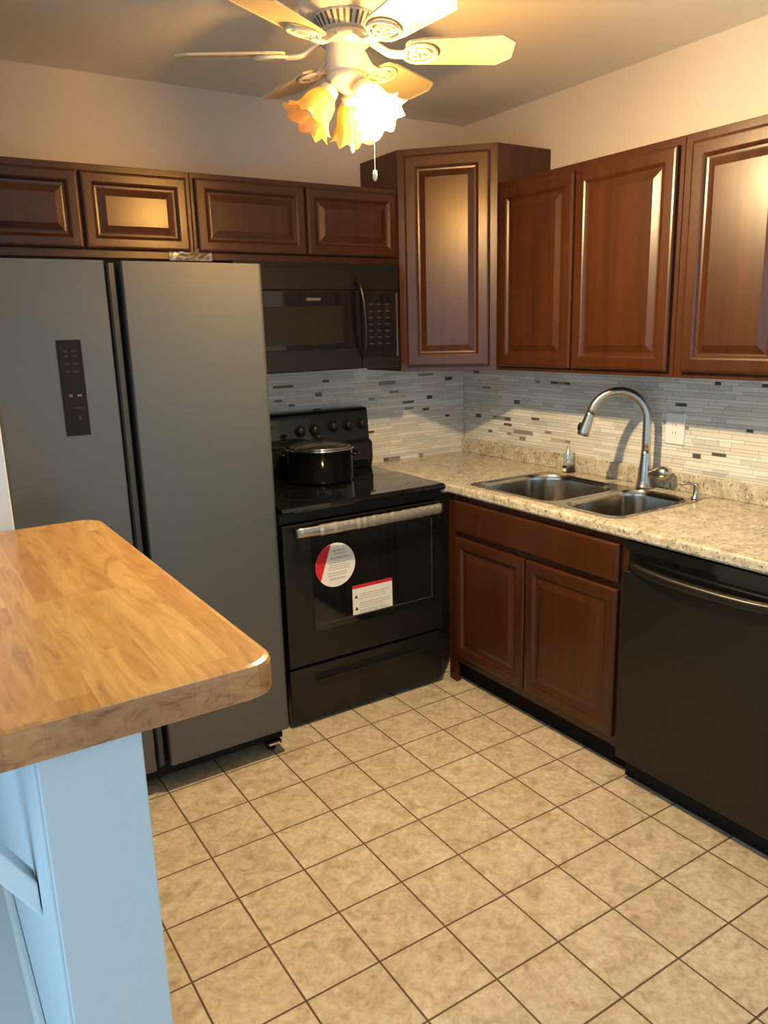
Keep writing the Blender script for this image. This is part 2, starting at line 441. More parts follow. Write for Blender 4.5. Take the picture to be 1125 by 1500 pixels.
mosaic('x', -2.27, -0.0102, 0.915, 1.375, wall_right, 3)
mosaic('y', -1.50, -0.0102, 0.90, 1.50, wall_back, 8)

# ------------------------------------------------------------------ cabinet doors
def panel_door(name, O, U, N, w, h, mat, parent, frame=0.055, rail=None, raised=True, th=0.02):
    """raised panel door: concentric rings on the plane through O (lower left), U across, N outward"""
    O, U, N = Vector(O), Vector(U), Vector(N); Z = Vector((0, 0, 1))
    rail = rail or frame
    m = MB()
    if raised:
        prof = [(0, 0, 0), (0, 0, th - .006), (.004, .004, th - .0015), (.010, .010, th), (frame - .012, rail - .012, th),
                (frame - .006, rail - .006, th - .003), (frame, rail, th - .0085), (frame + .007, rail + .007, th - .0095),
                (frame + .012, rail + .012, th - .0085), (frame + .034, rail + .034, th - .001), (frame + .037, rail + .037, th - .001)]
    else:
        prof = [(0, 0, 0), (0, 0, th - .006), (.004, .004, th - .0015), (.009, .009, th)]
    R = []
    for i, j, d in prof:
        R.append([O + U * a + Z * b + N * d for a, b in ((i, j), (w - i, j), (w - i, h - j), (i, h - j))])
    m.rings(R)
    return m.build(name, mat, parent)

X, Y_, Z_ = Vector((1, 0, 0)), Vector((0, 1, 0)), Vector((0, 0, 1))
def wall_cab_box(root, boxes, mat):
    m = MB()
    for b in boxes: m.box(*b)
    return m.build('cabinet_body', mat, root, bevel=0.0015, seg=1)

# upper cabinets on the back wall (faces at y=-0.305)
ca = thing('wall_cabinet', (-1.075, -0.15, 1.84), 'short cherry wood two-door wall cabinet above the microwave', 'cabinet', 'cherry wall cabinets')
wall_cab_box(ca, [(-1.540, -0.612, -0.305, -0.002, 1.84, 2.15)], M['cherry'])
panel_door('door', (-1.526, -0.305, 1.868), X, -Y_, 0.455, 0.262, M['cherry'], ca, 0.046, 0.046)
panel_door('door', (-1.064, -0.305, 1.868), X, -Y_, 0.434, 0.262, M['cherry'], ca, 0.046, 0.046)
cb = thing('wall_cabinet', (-1.95, -0.15, 1.84), 'short cherry wood two-door wall cabinet above the fridge', 'cabinet', 'cherry wall cabinets')
wall_cab_box(cb, [(-2.360, -1.542, -0.305, -0.002, 1.84, 2.15)], M['cherry'])
panel_door('door', (-2.318, -0.305, 1.868), X, -Y_, 0.376, 0.258, M['cherry'], cb, 0.046, 0.046)
panel_door('door', (-1.935, -0.305, 1.868), X, -Y_, 0.376, 0.258, M['cherry'], cb, 0.046, 0.046)

# tall diagonal corner cabinet
ck = thing('corner_wall_cabinet', (-0.25, -0.25, 1.376), 'tall diagonal cherry wood corner wall cabinet with one door', 'cabinet', 'cherry wall cabinets')
m = MB(); m.prism([(-0.002, -0.002), (-0.610, -0.002), (-0.610, -0.305), (-0.305, -0.610), (-0.002, -0.610)], 'z', 1.376, 2.31)
m.build('cabinet_body', M['cherry'], ck, bevel=0.0015, seg=1)
D = Vector((0.305, -0.305, 0)).normalized(); ND = Vector((-1, -1, 0)).normalized()
panel_door('door', Vector((-0.610, -0.305, 1.398)) + D * 0.032, D, ND, 0.367, 0.885, M['cherry'], ck, 0.058)

# upper cabinets on the right wall (faces at x=-0.305), U runs toward the camera (-y)
cr = thing('wall_cabinet', (-0.15, -1.07, 1.376), 'cherry wood two-door wall cabinet above the sink, beside the corner cabinet', 'cabinet', 'cherry wall cabinets')
wall_cab_box(cr, [(-0.305, -0.002, -1.530, -0.612, 1.376, 2.15)], M['cherry'])
panel_door('door', (-0.305, -0.640, 1.396), -Y_, -X, 0.418, 0.726, M['cherry'], cr, 0.055)
panel_door('door', (-0.305, -1.069, 1.396), -Y_, -X, 0.443, 0.726, M['cherry'], cr, 0.055)
cs = thing('wall_cabinet', (-0.15, -1.9, 1.376), 'cherry wood wall cabinet nearest the camera, cut off by right photo edge', 'cabinet', 'cherry wall cabinets')
wall_cab_box(cs, [(-0.305, -0.002, -2.292, -1.532, 1.376, 2.15)], M['cherry'])
panel_door('door', (-0.305, -1.566, 1.396), -Y_, -X, 0.366, 0.726, M['cherry'], cs, 0.055)
panel_door('door', (-0.305, -1.940, 1.396), -Y_, -X, 0.320, 0.726, M['cherry'], cs, 0.055)

# ------------------------------------------------------------------ base cabinet
bc = thing('base_cabinet', (-0.3, -1.16, 0), 'dark cherry sink base cabinet with two doors and false drawer front', 'cabinet')
m = MB()
# corner filler runs on behind the stove; toe kick set back; the top is open below the sink
m.box(-0.610, -0.590, -1.632, -0.655, 0.10, 0.874)          # face frame
m.box(-0.590, -0.02, -1.632, -1.614, 0.10, 0.874)           # right side
m.box(-0.590, -0.02, -0.73, -0.712, 0.10, 0.874)
m.box(-0.590, -0.02, -1.614, -0.73, 0.10, 0.118)
m.box(-0.612, -0.592, -0.708, -0.655, 0.0, 0.874)             # corner filler post
m.build('cabinet_body', M['cherry'], bc, bevel=0.0015, seg=1)
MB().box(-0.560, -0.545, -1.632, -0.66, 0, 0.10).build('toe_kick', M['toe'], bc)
panel_door('false_drawer_front', (-0.610, -0.712, 0.712), -Y_, -X, 0.890, 0.134, M['cherry'], bc, raised=False)
panel_door('door', (-0.610, -0.712, 0.140), -Y_, -X, 0.435, 0.546, M['cherry'], bc, 0.052)
panel_door('door', (-0.610, -1.155, 0.140), -Y_, -X, 0.447, 0.546, M['cherry'], bc, 0.052)

# ------------------------------------------------------------------ countertop
SX0, SX1, SY0, SY1 = -0.584, -0.122, -1.550, -0.748           # sink cut-out
ct = thing('countertop', (-0.32, -1.13, 0.876), 'beige speckled granite-look countertop along the right wall', 'countertop')
m = MB()
prof = [(SX0 + .01, 0.876), (SX0 + .01, 0.914), (-0.628, 0.914)] + [(-0.628 - 0.010 * math.sin(a), 0.904 + 0.010 * math.cos(a)) for a in (PI / 6, PI / 3, PI / 2)] + \
       [(-0.638, 0.884), (-0.634, 0.877), (-0.630, 0.876)]
m.prism(prof, 'y', -2.275, -0.668)
m.box(-0.652, SX0 + .01, -0.668, -0.012, 0.876, 0.914)
m.box(SX0 + .01, SX1 - .01, -2.275, SY0 + .01, 0.876, 0.914).box(SX0 + .01, SX1 - .01, SY1 - .01, -0.012, 0.876, 0.914)
m.box(SX1 - .01, -0.0112, -2.275, -0.012, 0.876, 0.914)
m.build('worktop', M['granite'], ct)
MB().box(-0.030, -0.0112, -2.275, -0.0125, 0.9143, 0.985).build('splash_ledge', M['granite'], ct, bevel=0.003)

# ------------------------------------------------------------------ sink
sk = thing('kitchen_sink', (-0.33, -1.15, 0.70), 'stainless steel double-bowl sink set in the granite countertop', 'sink')
def bowl_loop(kind, inset, n=10):
    if kind == 'big': return rrect(-0.570 + inset, -0.136 - inset, -1.225 + inset, -0.764 - inset, [max(.16 - inset, .02), max(.09 - inset, .02), max(.07 - inset, .02), max(.15 - inset, .02)], n)
    return rrect(-0.566 + inset, -0.140 - inset, -1.536 + inset, -1.243 - inset, [max(.09 - inset, .02), max(.10 - inset, .02), max(.06 - inset, .02), max(.08 - inset, .02)], n)
bm = bmesh.new()
loops = [rrect(SX0, SX1, SY0, SY1, 0.035, 8), bowl_loop('big', 0), bowl_loop('small', 0)]
edges = []
for lp in loops:
    vs = [bm.verts.new((x, y, 0.9175)) for x, y in lp]
    for i in range(len(vs)): edges.append(bm.edges.new((vs[i], vs[(i + 1) % len(vs)])))
bmesh.ops.triangle_fill(bm, edges=edges, use_beauty=True)
vs = [v for v in bm.verts]
m = MB(); m.bm = bm
lp = loops[0]
m.rings([[(x, y, 0.9175) for x, y in lp], [(x + (0.004 if x < -.3 else -.004) * 0, y, 0.9145) for x, y in lp]], True, False, False)
m.build('rim', M['sink_steel'], sk)
for kind, zb in (('big', 0.715), ('small', 0.765)):
    m = MB(); m.sm = True
    steps = [(0, 0.9174), (0.004, 0.912), (0.007, 0.895), (0.012, zb + 0.045), (0.018, zb + 0.02), (0.035, zb + 0.004), (0.06, zb)]
    m.rings([[(x, y, z) for x, y in bowl_loop(kind, i)] for i, z in steps], True, False, True)
    bo = m.build('bowl', M['sink_steel'], sk)
    cx, cy = (-0.34, -1.0) if kind == 'big' else (-0.36, -1.38)
    d = MB(); d.sm = True; d.lathe([(0.044, 0.0), (0.042, 0.003), (0.034, 0.0035), (0.032, 0.001), (0.01, 0.001)], (cx, cy, zb + 0.0005), n=28)
    d.build('drain', M['chrome'], bo)

# ------------------------------------------------------------------ faucet
fx, fy = -0.088, -1.262
fa = thing('faucet', (fx, fy, 0.918), 'brushed nickel gooseneck pull-down faucet behind the sink', 'faucet')
m = MB(); m.sm = True
m.lathe([(0.034, 0), (0.034, 0.006), (0.031, 0.010), (0.029, 0.03), (0.026, 0.065), (0.0215, 0.10), (0.0185, 0.135), (0.0175, 0.15)], (fx, fy, 0.918), n=28)
m.build('faucet_body', M['nickel'], fa)
dirv = Vector((math.cos(math.radians(138)), math.sin(math.radians(138)), 0))
pts = [Vector((fx, fy, z)) for z in (1.05, 1.10, 1.15, 1.18)]
RA = 0.112
for k in range(1, 15):
    a = PI * k / 14 * 0.93
    pts.append(Vector((fx, fy, 1.185)) + dirv * (RA - RA * math.cos(a)) + Z_ * (RA * 1.05 * math.sin(a)))
m = MB(); m.sm = True; m.tube(pts, 0.0172, 16); m.build('gooseneck', M['nickel'], fa)
e = pts[-1]; t = (pts[-1] - pts[-2]).normalized()
m = MB(); m.sm = True
m.lathe([(0.0178, -0.012), (0.0182, 0.0), (0.020, 0.03), (0.0235, 0.065), (0.0245, 0.080), (0.022, 0.086), (0.012, 0.086)], e, t, 24)
sp = m.build('spray_head', M['nickel'], fa)
side = dirv; q = e + t * 0.055 + side * 0.018
MB().sphere(q, 0.017, 14, (0.75, 0.75, 1.35)).build('spray_button', M['black_matte'], sp)
m = MB(); m.sm = True
hd = Vector((0.10, -0.95, 0.16)).normalized()
m.lathe([(0.014, 0), (0.0165, 0.02), (0.022, 0.038), (0.0275, 0.060), (0.027, 0.082), (0.018, 0.098), (0.004, 0.102)], Vector((fx, fy, 0.972)) + hd * 0.012, hd, 20)
m.build('lever_handle', M['nickel'], fa)

sd = thing('soap_dispenser', (-0.118, -1.522, 0.918), 'small brushed nickel soap dispenser pump at sink corner', 'soap dispenser')
m = MB(); m.sm = True
m.lathe([(0.018, 0), (0.018, 0.004), (0.0115, 0.008), (0.0105, 0.045), (0.0115, 0.047), (0.0115, 0.056), (0.006, 0.06)], (-0.118, -1.522, 0.918), n=20)
m.build('pump_body', M['nickel'], sd)
m = MB(); m.sm = True; a = Vector((-0.118, -1.522, 0.972)); m.tube([a, a + Vector((-.018, .020, .004)), a + Vector((-.032, .035, .001)), a + Vector((-.038, .041, -.005))], [0.006, 0.0055, 0.005, 0.0045], 10)
m.build('spout', M['nickel'], sd)

bt = thing('plastic_bottle', (-0.062, -0.822, 0.9175), 'small clear plastic bottle with black base behind the left sink bowl', 'bottle')
bx, by = -0.062, -0.822
m = MB(); m.sm = True; m.lathe([(0.026, 0), (0.027, 0.003), (0.027, 0.022), (0.024, 0.026)], (bx, by, 0.918), n=20); bb = m.build('bottle_base', M['black_base'], bt)
m = MB(); m.sm = True; m.lathe([(0.022, 0.0262), (0.0235, 0.06), (0.022, 0.08), (0.012, 0.092), (0.010, 0.115), (0.005, 0.118)], (bx, by, 0.918), n=20)
m.build('bottle_body', M['clear'], bt)
m = MB(); R = []
for z in (0.921, 0.936): R.append([(bx + 0.0276 * math.cos(t), by + 0.0276 * math.sin(t), z) for t in [math.radians(150 + 8 * k) for k in range(8)]])
m.rings(R, False); m.build('label_band', M['cream_label'], bb)

# wall outlet
ol = thing('wall_outlet', (-0.0105, -1.337, 1.09), 'white outlet plate on the mosaic backsplash right of the faucet', 'outlet')
m = MB(); m.rings([[(-0.0106, y, z) for y, z in rrect(-1.381, -1.293, 1.092, 1.216, .006, 3)], [(-0.0150, y, z) for y, z in rrect(-1.381, -1.293, 1.092, 1.216, .006, 3)], [(-0.0175, y, z) for y, z in rrect(-1.378, -1.296, 1.095, 1.213, .006, 3)]])
m.build('cover_plate', M['outlet'], ol)
m = MB(); m.rings([[(d, y, z) for y, z in rrect(-1.354, -1.320, 1.120, 1.188, .004, 3)] for d in (-0.0173, -0.0195)])
rc = m.build('receptacle', M['outlet'], ol)
for zc in (1.138, 1.170):
    MB().box(-0.0199, -0.0190, -1.345, -1.3425, zc - .005, zc + .005).build('slot', M['grey_mark'], rc)
    MB().box(-0.0199, -0.0190, -1.3325, -1.330, zc - .004, zc + .004).build('slot', M['grey_mark'], rc)

# ------------------------------------------------------------------ dishwasher
dw = thing('dishwasher', (-0.32, -1.94, 0), 'black stainless dishwasher right of the sink cabinet', 'dishwasher')
dy0, dy1 = -2.236, -1.638
m = MB(); m.box(-0.600, -0.04, dy0, dy1, 0.10, 0.870); m.box(-0.56, -0.10, dy0 + .02, dy1 - .02, 0.0, 0.10); m.build('tub', M['black_matte'], dw)
m = MB(); m.prism(rrect(-0.642, -0.602, 0.088, 0.770, [.003, .004, .006, .003], 3), 'y', dy0, dy1); m.build('door_panel', M['black_steel'], dw)
m = MB(); m.box(-0.628, -0.602, dy0, dy1, 0.8355, 0.868); m.box(-0.612, -0.602, dy0, dy1, 0.772, 0.834); m.build('control_strip', M['black_gloss'], dw)
# bowed pocket handle below the recess
R = []
for k in range(21):
    u = -1 + 2 * k / 20; y = dy1 - 0.02 + (dy0 - dy1 + 0.04) * k / 20; d = 0.022 * (1 - abs(u) ** 3.0); zz = 0.790 - 0.012 * (1 - abs(u) ** 2.5)
    R.append([(-0.636 - d, y, zz + 0.018), (-0.646 - d, y, zz + 0.010), (-0.648 - d, y, zz - 0.004), (-0.640 - d, y, zz - 0.016), (-0.622, y, zz - 0.0192), (-0.614, y, zz + 0.004)])
m = MB(); m.sm = True; m.rings(R); m.build('handle', M['black_steel'], dw)
MB().box(-0.590, -0.562, dy0 + .004, dy1 - .004, 0.0, 0.085).build('kick_plate', M['black_matte'], dw)
# finished end panel after the dishwasher
tag(MB().box(-0.610, -0.03, -2.268, -2.245, 0, 0.8755).build('end_panel', M['cherry'], bevel=0.001), 'cherry wood end panel closing the cabinet run after the dishwasher', 'panel')

# ------------------------------------------------------------------ range
rx0, rx1 = -1.420, -0.660
rg = thing('electric_range', (-1.04, -0.36, 0), 'black freestanding electric range with glass cooktop between fridge and corner', 'stove')
m = MB(); m.box(rx0, rx1, -0.625, -0.03, 0.03, 0.895)
for xx in (rx0 + .05, rx1 - .05):
    for yy in (-0.58, -0.08): m.lathe([(0.018, 0), (0.018, 0.03)], (xx, yy, 0.001), n=14)
m.build('range_body', M['black'], rg, bevel=0.003)
# front rail under cooktop
m = MB(); m.box(rx0, rx1, -0.655, -0.626, 0.850, 0.895); m.build('front_rail', M['black'], rg, bevel=0.003)
m = MB(); m.prism([(-0.690, 0.898), (-0.694, 0.905), (-0.690, 0.917), (-0.680, 0.920), (-0.100, 0.920), (-0.100, 0.896), (-0.685, 0.896)], 'x', rx0 - .002, rx1 + .002)
cook = m.build('cooktop', M['black_gloss'], rg)
for cx, cy, r in ((-1.23, -0.24, .085), (-0.85, -0.24, .085), (-1.23, -0.51, .10), (-0.85, -0.51, .105)):
    n = 48; m = MB()
    for r0, r1 in ((r - .0014, r),):
        a = [m.v((cx + r0 * math.cos(2 * PI * k / n), cy + r0 * math.sin(2 * PI * k / n), 0.9204)) for k in range(n)]
        c = [m.v((cx + r1 * math.cos(2 * PI * k / n), cy + r1 * math.sin(2 * PI * k / n), 0.9204)) for k in range(n)]
        for k in range(n): m.face((a[k], a[(k + 1) % n], c[(k + 1) % n], c[k]))
    m.build('burner_ring', M['dim_mark'], cook)
# backguard, leaning back slightly, with glossy control fascia
m = MB(); m.prism([(-0.105, 0.921), (-0.120, 0.960), (-0.118, 1.040), (-0.092, 1.055), (-0.078, 1.190), (-0.070, 1.203), (-0.030, 1.205), (-0.030, 0.921)], 'x', rx0, rx1)
bg = m.build('backguard', M['black'], rg, bevel=0.004)
m = MB(); m.prism([(-0.0925, 1.075), (-0.0935, 1.0755), (-0.0835, 1.178), (-0.0800, 1.178)], 'x', rx0 + .03, rx0 + .445); m.build('control_display', M['black_gloss'], bg)
fN = Vector((0, -1, 0.11)).normalized()
for kx in (-0.845, -0.765, -0.690):
    m = MB(); m.sm = True; m.lathe([(0.026, 0), (0.026, 0.004), (0.021, 0.006), (0.019, 0.026), (0.016, 0.029)], (kx - 0.01, -0.0865, 1.128), fN, 20)
    m.box(kx - .0125, kx - .0075, -0.119, -0.113, 1.118, 1.150); kb = m.build('knob', M['black'], bg)
for kx in (-1.03, -0.955):
    m = MB(); m.sm = True; m.lathe([(0.026, 0), (0.026, 0.004), (0.021, 0.006), (0.019, 0.026), (0.016, 0.029)], (kx, -0.0895, 1.120), fN, 20)
    m.box(kx - .0025, kx + .0025, -0.1225, -0.116, 1.110, 1.142); m.build('knob', M['black'], bg)
for xx, zz, w_, h_ in ((-1.34, 1.135, .04, .006), (-1.335, 1.115, .012, .012), (-1.31, 1.115, .010, .010), (-1.285, 1.145, .03, .005), (-1.20, 1.143, .045, .012), (-1.13, 1.135, .03, .006), (-1.07, 1.14, .035, .006)):
    yq = -0.0935 + (zz - 1.0755) * 0.0976 - 0.0006
    MB().box(xx, xx + w_, yq - .0004, yq, zz, zz + h_).build('display_mark', M['dim_mark'], bg)
# oven door
odz0, odz1 = 0.262, 0.846
m = MB(); m.box(rx0 + .004, rx1 - .004, -0.668, -0.628, odz0, odz1); od = m.build('oven_door', M['black_steel'], rg, bevel=0.005)
m = MB(); m.rings([[(x, -0.6684, z) for x, z in rrect(-1.297, -0.690, 0.395, 0.842, .010, 4)], [(x, -0.6705, z) for x, z in rrect(-1.297, -0.690, 0.395, 0.842, .010, 4)]])
wn = m.build('oven_window', M['black_gloss'], od)
m = MB()
for q in ((-0.722, -0.716, .425, .775), (-1.275, -0.716, .419, .425)): m.box(q[0], q[1], -0.6715, -0.6704, q[2], q[3])
m.build('window_trim', M['dark_pocket'], od)
# handle with plastic film still on it
R = []
for k in range(25):
    u = -1 + 2 * k / 24; x = -1.040 + u * 0.345; dq = 0.010 * (1 - u * u); jag = 0.0006 * math.sin(k * 2.3)
    R.append([(x, -0.722 - dq + 0.010 * math.cos(a) + jag, 0.826 + 0.0195 * math.sin(a)) for a in [2 * PI * i / 16 for i in range(16)]])
m = MB(); m.sm = True; m.rings(R); hn = m.build('handle', M['nickel'], od)
for xx in (-1.355, -0.725):
    MB().box(xx - .014, xx + .014, -0.716, -0.6685, 0.812, 0.838).build('handle_mount', M['black_steel'], od, bevel=0.003)
rnd = random.Random(4)
R = []
for k in range(41):
    u = -0.72 + 1.68 * k / 40; x = -1.040 + u * 0.345; dq = 0.010 * (1 - u * u)
    rr_ = 0.0007 + 0.0022 * rnd.random()
    R.append([(x, -0.722 - dq + (0.0102 + rr_) * math.cos(a), 0.826 + (0.0198 + rr_ * (0.5 + rnd.random())) * math.sin(a)) for a in [2 * PI * i / 14 for i in range(14)]])
m = MB(); m.rings(R, True, False, False); m.build('protective_film', M['tape'], od)
# storage drawer
m = MB(); m.box(rx0 + .004, rx1 - .004, -0.665, -0.628, 0.022, 0.250); dr = m.build('storage_drawer', M['black_steel'], rg, bevel=0.005)
m = MB(); m.rings([[(x, -0.6655, z) for x, z in rrect(-1.310, -0.720, 0.186, 0.214, .010, 4)], [(x, -0.6670, z) for x, z in rrect(-1.310, -0.720, 0.186, 0.214, .010, 4)]])
m.build('drawer_pull', M['black_matte'], dr)
MB().box(-1.30, -0.730, -0.6755, -0.6671, 0.180, 0.188).build('pull_lip', M['black_steel'], dr, bevel=0.002)

# stickers on the oven glass
YG = -0.6708
def disc_sector(m, cx, cz, r, y, test=None, n=64):
    pts = [(cx + r * math.cos(2 * PI * k / n), cz + r * math.sin(2 * PI * k / n)) for k in range(n)]
    if test: pts = [p_ for p_ in pts if test(p_)]
    m.rings([[(x, y, z) for x, z in pts], [(x, y - 0.0004, z) for x, z in pts]])
s1 = thing('round_sticker', (-1.193, YG, 0.564), 'round white sticker with red edge on the oven window', 'sticker')
m = MB(); disc_sector(m, -1.193, 0.656, 0.0905, YG); m.build('sticker_face', M['white_print'], s1)
m = MB(); nx, nz = -0.93, 0.37
disc_sector(m, -1.193, 0.656, 0.0903, YG - .0005, lambda p_: (p_[0] + 1.193) * nx + (p_[1] - 0.656) * nz > 0.042); m.build('red_segment', M['red_print'], s1)
m = MB(); rnd = random.Random(2)
for k, (z, x0, x1, h) in enumerate(((0.712, -1.205, -1.150, .006), (0.700, -1.200, -1.145, .004), (0.682, -1.215, -1.130, .005), (0.664, -1.225, -1.125, .003), (0.655, -1.220, -1.125, .003),
                                    (0.646, -1.228, -1.128, .003), (0.637, -1.225, -1.13, .003), (0.622, -1.23, -1.14, .003), (0.613, -1.23, -1.145, .003), (0.597, -1.220, -1.150, .005))):
    x = x0
    while x < x1:
        l = rnd.uniform(.006, .016); m.box(x, min(x + l, x1), YG - .0009, YG - .0004, z, z + h); x += l + .003
m.build('print_lines', M['text_grey'], s1)
s2 = thing('warning_label', (-1.025, YG, 0.40), 'white rectangular label with red top strip on the oven window', 'sticker')
lz0, lz1, lx0, lx1 = 0.420, 0.550, -1.121, -0.927
MB().box(lx0, lx1, YG - .0004, YG, lz0, lz1).build('label_face', M['white_print'], s2)
MB().box(lx0, lx1, YG - .0008, YG - .0004, lz1 - .013, lz1).build('red_strip', M['red_print'], s2)
m = MB()
for z in (0.508, 0.498, 0.488, 0.470, 0.460, 0.450, 0.438, 0.430):
    x = lx0 + .034
    xe = lx1 - .012 - rnd.random() * .03
    while x < xe:
        l = rnd.uniform(.006, .018); m.box(x, min(x + l, xe), YG - .0008, YG - .0004, z, z + .0028); x += l + .003
m.build('print_lines', M['text_grey'], s2)
for z in (0.503, 0.452):
    m = MB()
    pts = [(lx0 + .010, z - .008), (lx0 + .026, z - .008), (lx0 + .018, z + .008)]
    m.rings([[(a, YG - .0004, b) for a, b in pts], [(a, YG - .0009, b) for a, b in pts]])
    m.build('warning_symbol', M['text_dark'], s2)

# stock pot on the rear burner
px_, py_ = -1.032, -0.272
pt = thing('stock_pot', (px_, py_, 0.921), 'black lidded stock pot on the left rear burner', 'pot')
m = MB(); m.sm = True
m.lathe([(0.133, 0), (0.142, 0.004), (0.1475, 0.018), (0.1490, 0.139), (0.1525, 0.1415), (0.1515, 0.1435), (0.1455, 0.143), (0.1440, 0.02), (0.10, 0.012)], (px_, py_, 0.9212), n=56)
m.build('pot_body', M['black_gloss'], pt)
m = MB(); m.sm = True; m.lathe([(0.1455, 0.1496), (0.125, 0.160), (0.085, 0.171), (0.04, 0.177), (0.008, 0.178)], (px_, py_, 0.9212), n=48); ld = m.build('lid', M['lid_glass'], pt)
m = MB(); m.sm = True; m.lathe([(0.1525, 0.1436), (0.1545, 0.146), (0.1530, 0.149), (0.146, 0.1495)], (px_, py_, 0.9212), n=56, cap0=False, cap1=False)
m.build('lid_rim', M['chrome'], ld)
m = MB(); m.sm = True; m.lathe([(0.010, 0.1785), (0.008, 0.184), (0.017, 0.189), (0.020, 0.195), (0.016, 0.200), (0.004, 0.202)], (px_, py_, 0.9212), n=24); m.build('lid_knob', M['black'], ld)
for sgn in (-1, 1):
    dv = Vector((0.84, -0.54, 0)) * sgn; tv = Vector((0.54, 0.84, 0)); c = Vector((px_, py_, 1.040))
    pts = [c + dv * 0.146 + tv * -0.04, c + dv * 0.168 + tv * -0.034, c + dv * 0.174 + tv * 0, c + dv * 0.168 + tv * 0.034, c + dv * 0.146 + tv * 0.04]
    m = MB(); m.sm = True; m.tube(pts, 0.0055, 10); m.build('side_handle', M['black'], pt)

# ------------------------------------------------------------------ microwave
mw = thing('microwave', (-1.04, -0.2, 1.40), 'black stainless over-the-range microwave under the short wall cabinet', 'microwave')
mx0, mx1, my = -1.425, -0.667, -0.385
m = MB(); m.box(mx0, mx1, -0.360, -0.012, 1.402, 1.838); m.build('case', M['black'], mw, bevel=0.003)
m = MB(); m.box(mx0, mx1, my, -0.361, 1.728, 1.836); vs_ = m.build('vent_strip', M['black_steel'], mw, bevel=0.003)
m = MB()
for k in range(4): m.box(mx0 + .03, mx1 - .03, my - .0008, my, 1.812 + k * .005, 1.8145 + k * .005)
m.build('vent_slots', M['black_matte'], vs_)
m = MB(); m.box(mx0, -0.862, my, -0.361, 1.404, 1.726); md = m.build('door', M['black_steel'], mw, bevel=0.004)
MB().box(mx0 + .012, -0.868, my - .003, my - .0002, 1.492, 1.722).build('door_glass', M['black_gloss'], md, bevel=0.001)
MB().box(mx0 + .045, -0.955, my - .0036, my - .0031, 1.512, 1.664).build('window', M['window_mesh'], md)
# small grey maker's mark, illegible in the photograph
MB().box(-1.120, -1.055, my - .0045, my - .0032, 1.686, 1.697).build('grey_mark', M['grey_mark'], md)
m = MB(); m.box(-0.858, mx1, my, -0.361, 1.404, 1.726); cp = m.build('control_panel', M['black_steel'], mw, bevel=0.004)
MB().box(-0.840, mx1 + .020 - .040, my - .002, my - .0002, 1.450, 1.716).build('keypad', M['black_gloss'], cp)
MB().box(-0.686, -0.679, my - .003, my - .0002, 1.450, 1.716).build('edge_highlight', M['nickel'], cp)  # metal strip standing in for the highlight along the panel edge
m = MB()
for r in range(7):
    for c in range(3):
        x = -0.826 + c * .042; z = 1.665 - r * .027
        MB().box(x, x + .022, my - .0026, my - .0019, z, z + .007).build('key', M['dim_mark'], cp)
pts = [Vector((-0.882, my - .002, 1.770)), Vector((-0.880, my - .028, 1.745)), Vector((-0.876, my - .044, 1.690)), Vector((-0.873, my - .050, 1.62)), Vector((-0.870, my - .046, 1.55)), Vector((-0.868, my - .030, 1.485)), Vector((-0.866, my - .002, 1.458))]
def smooth_path(P, n=5):
    out = []
    for i in range(len(P) - 1):
        p0, p1, p2, p3 = P[max(i - 1, 0)], P[i], P[i + 1], P[min(i + 2, len(P) - 1)]
        for k in range(n):
            t = k / n
            out.append(0.5 * ((2 * p1) + (p2 - p0) * t + (2 * p0 - 5 * p1 + 4 * p2 - p3) * t * t + (3 * p1 - p0 - 3 * p2 + p3) * t ** 3))
    out.append(P[-1]); return out
m = MB(); m.sm = True; m.tube(smooth_path(pts), 0.0095, 12); m.build('handle', M['black_steel'], mw)

# ------------------------------------------------------------------ refrigerator
fg = thing('refrigerator', (-1.92, -0.42, 0), 'grey steel side-by-side refrigerator with recessed handles', 'refrigerator')
gx0, gx1, gy = -2.345, -1.503, -0.822
m = MB(); m.box(gx0 + .004, gx1 - .004, -0.745, -0.05, 0.045, 1.770)
m.build('case', M['fridge_side'], fg, bevel=0.004)
m = MB(); m.box(gx0 + .004, gx1 - .004, -0.760, -0.7455, 0.045, 0.100); m.build('base_grille', M['black_matte'], fg)
def fdoor(x0, x1, pocket):
    m = MB(); r = 0.012
    # front face rounded; the seam-side edge is cut back as a pocket grip
    pk = 0.024
    if pocket == 'right':
        pts = [(x0, -0.750), (x0, gy + r)] + [(x0 + r - r * math.cos(a), gy + r - r * math.sin(a)) for a in (.5, 1.05, PI / 2)] + [(x1 - .004, gy), (x1, gy + .006), (x1, -0.750)]
    else:
        pts = [(x1, -0.750), (x1, gy + r)] + [(x1 - r + r * math.cos(a), gy + r - r * math.sin(a)) for a in (.5, 1.05, PI / 2)] + [(x0 + .004, gy), (x0, gy + .006), (x0, -0.750)]
    m.prism(pts, 'z', 0.108, 1.785)
    return m.build('door', M['fridge'], fg)
ld_ = fdoor(gx0, -2.006, 'right')
rd_ = fdoor(-1.958, gx1, 'left')
for x0, x1, par in ((-1.998, -1.970, ld_),):
    m = MB(); m.prism([(x0, -0.752), (x0, -0.806), (x0 + .006, -0.812), (x1 - .006, -0.806), (x1, -0.796), (x1, -0.752)], 'z', 0.112, 1.779)
    m.build('pocket_handle', M['dark_pocket'], par)
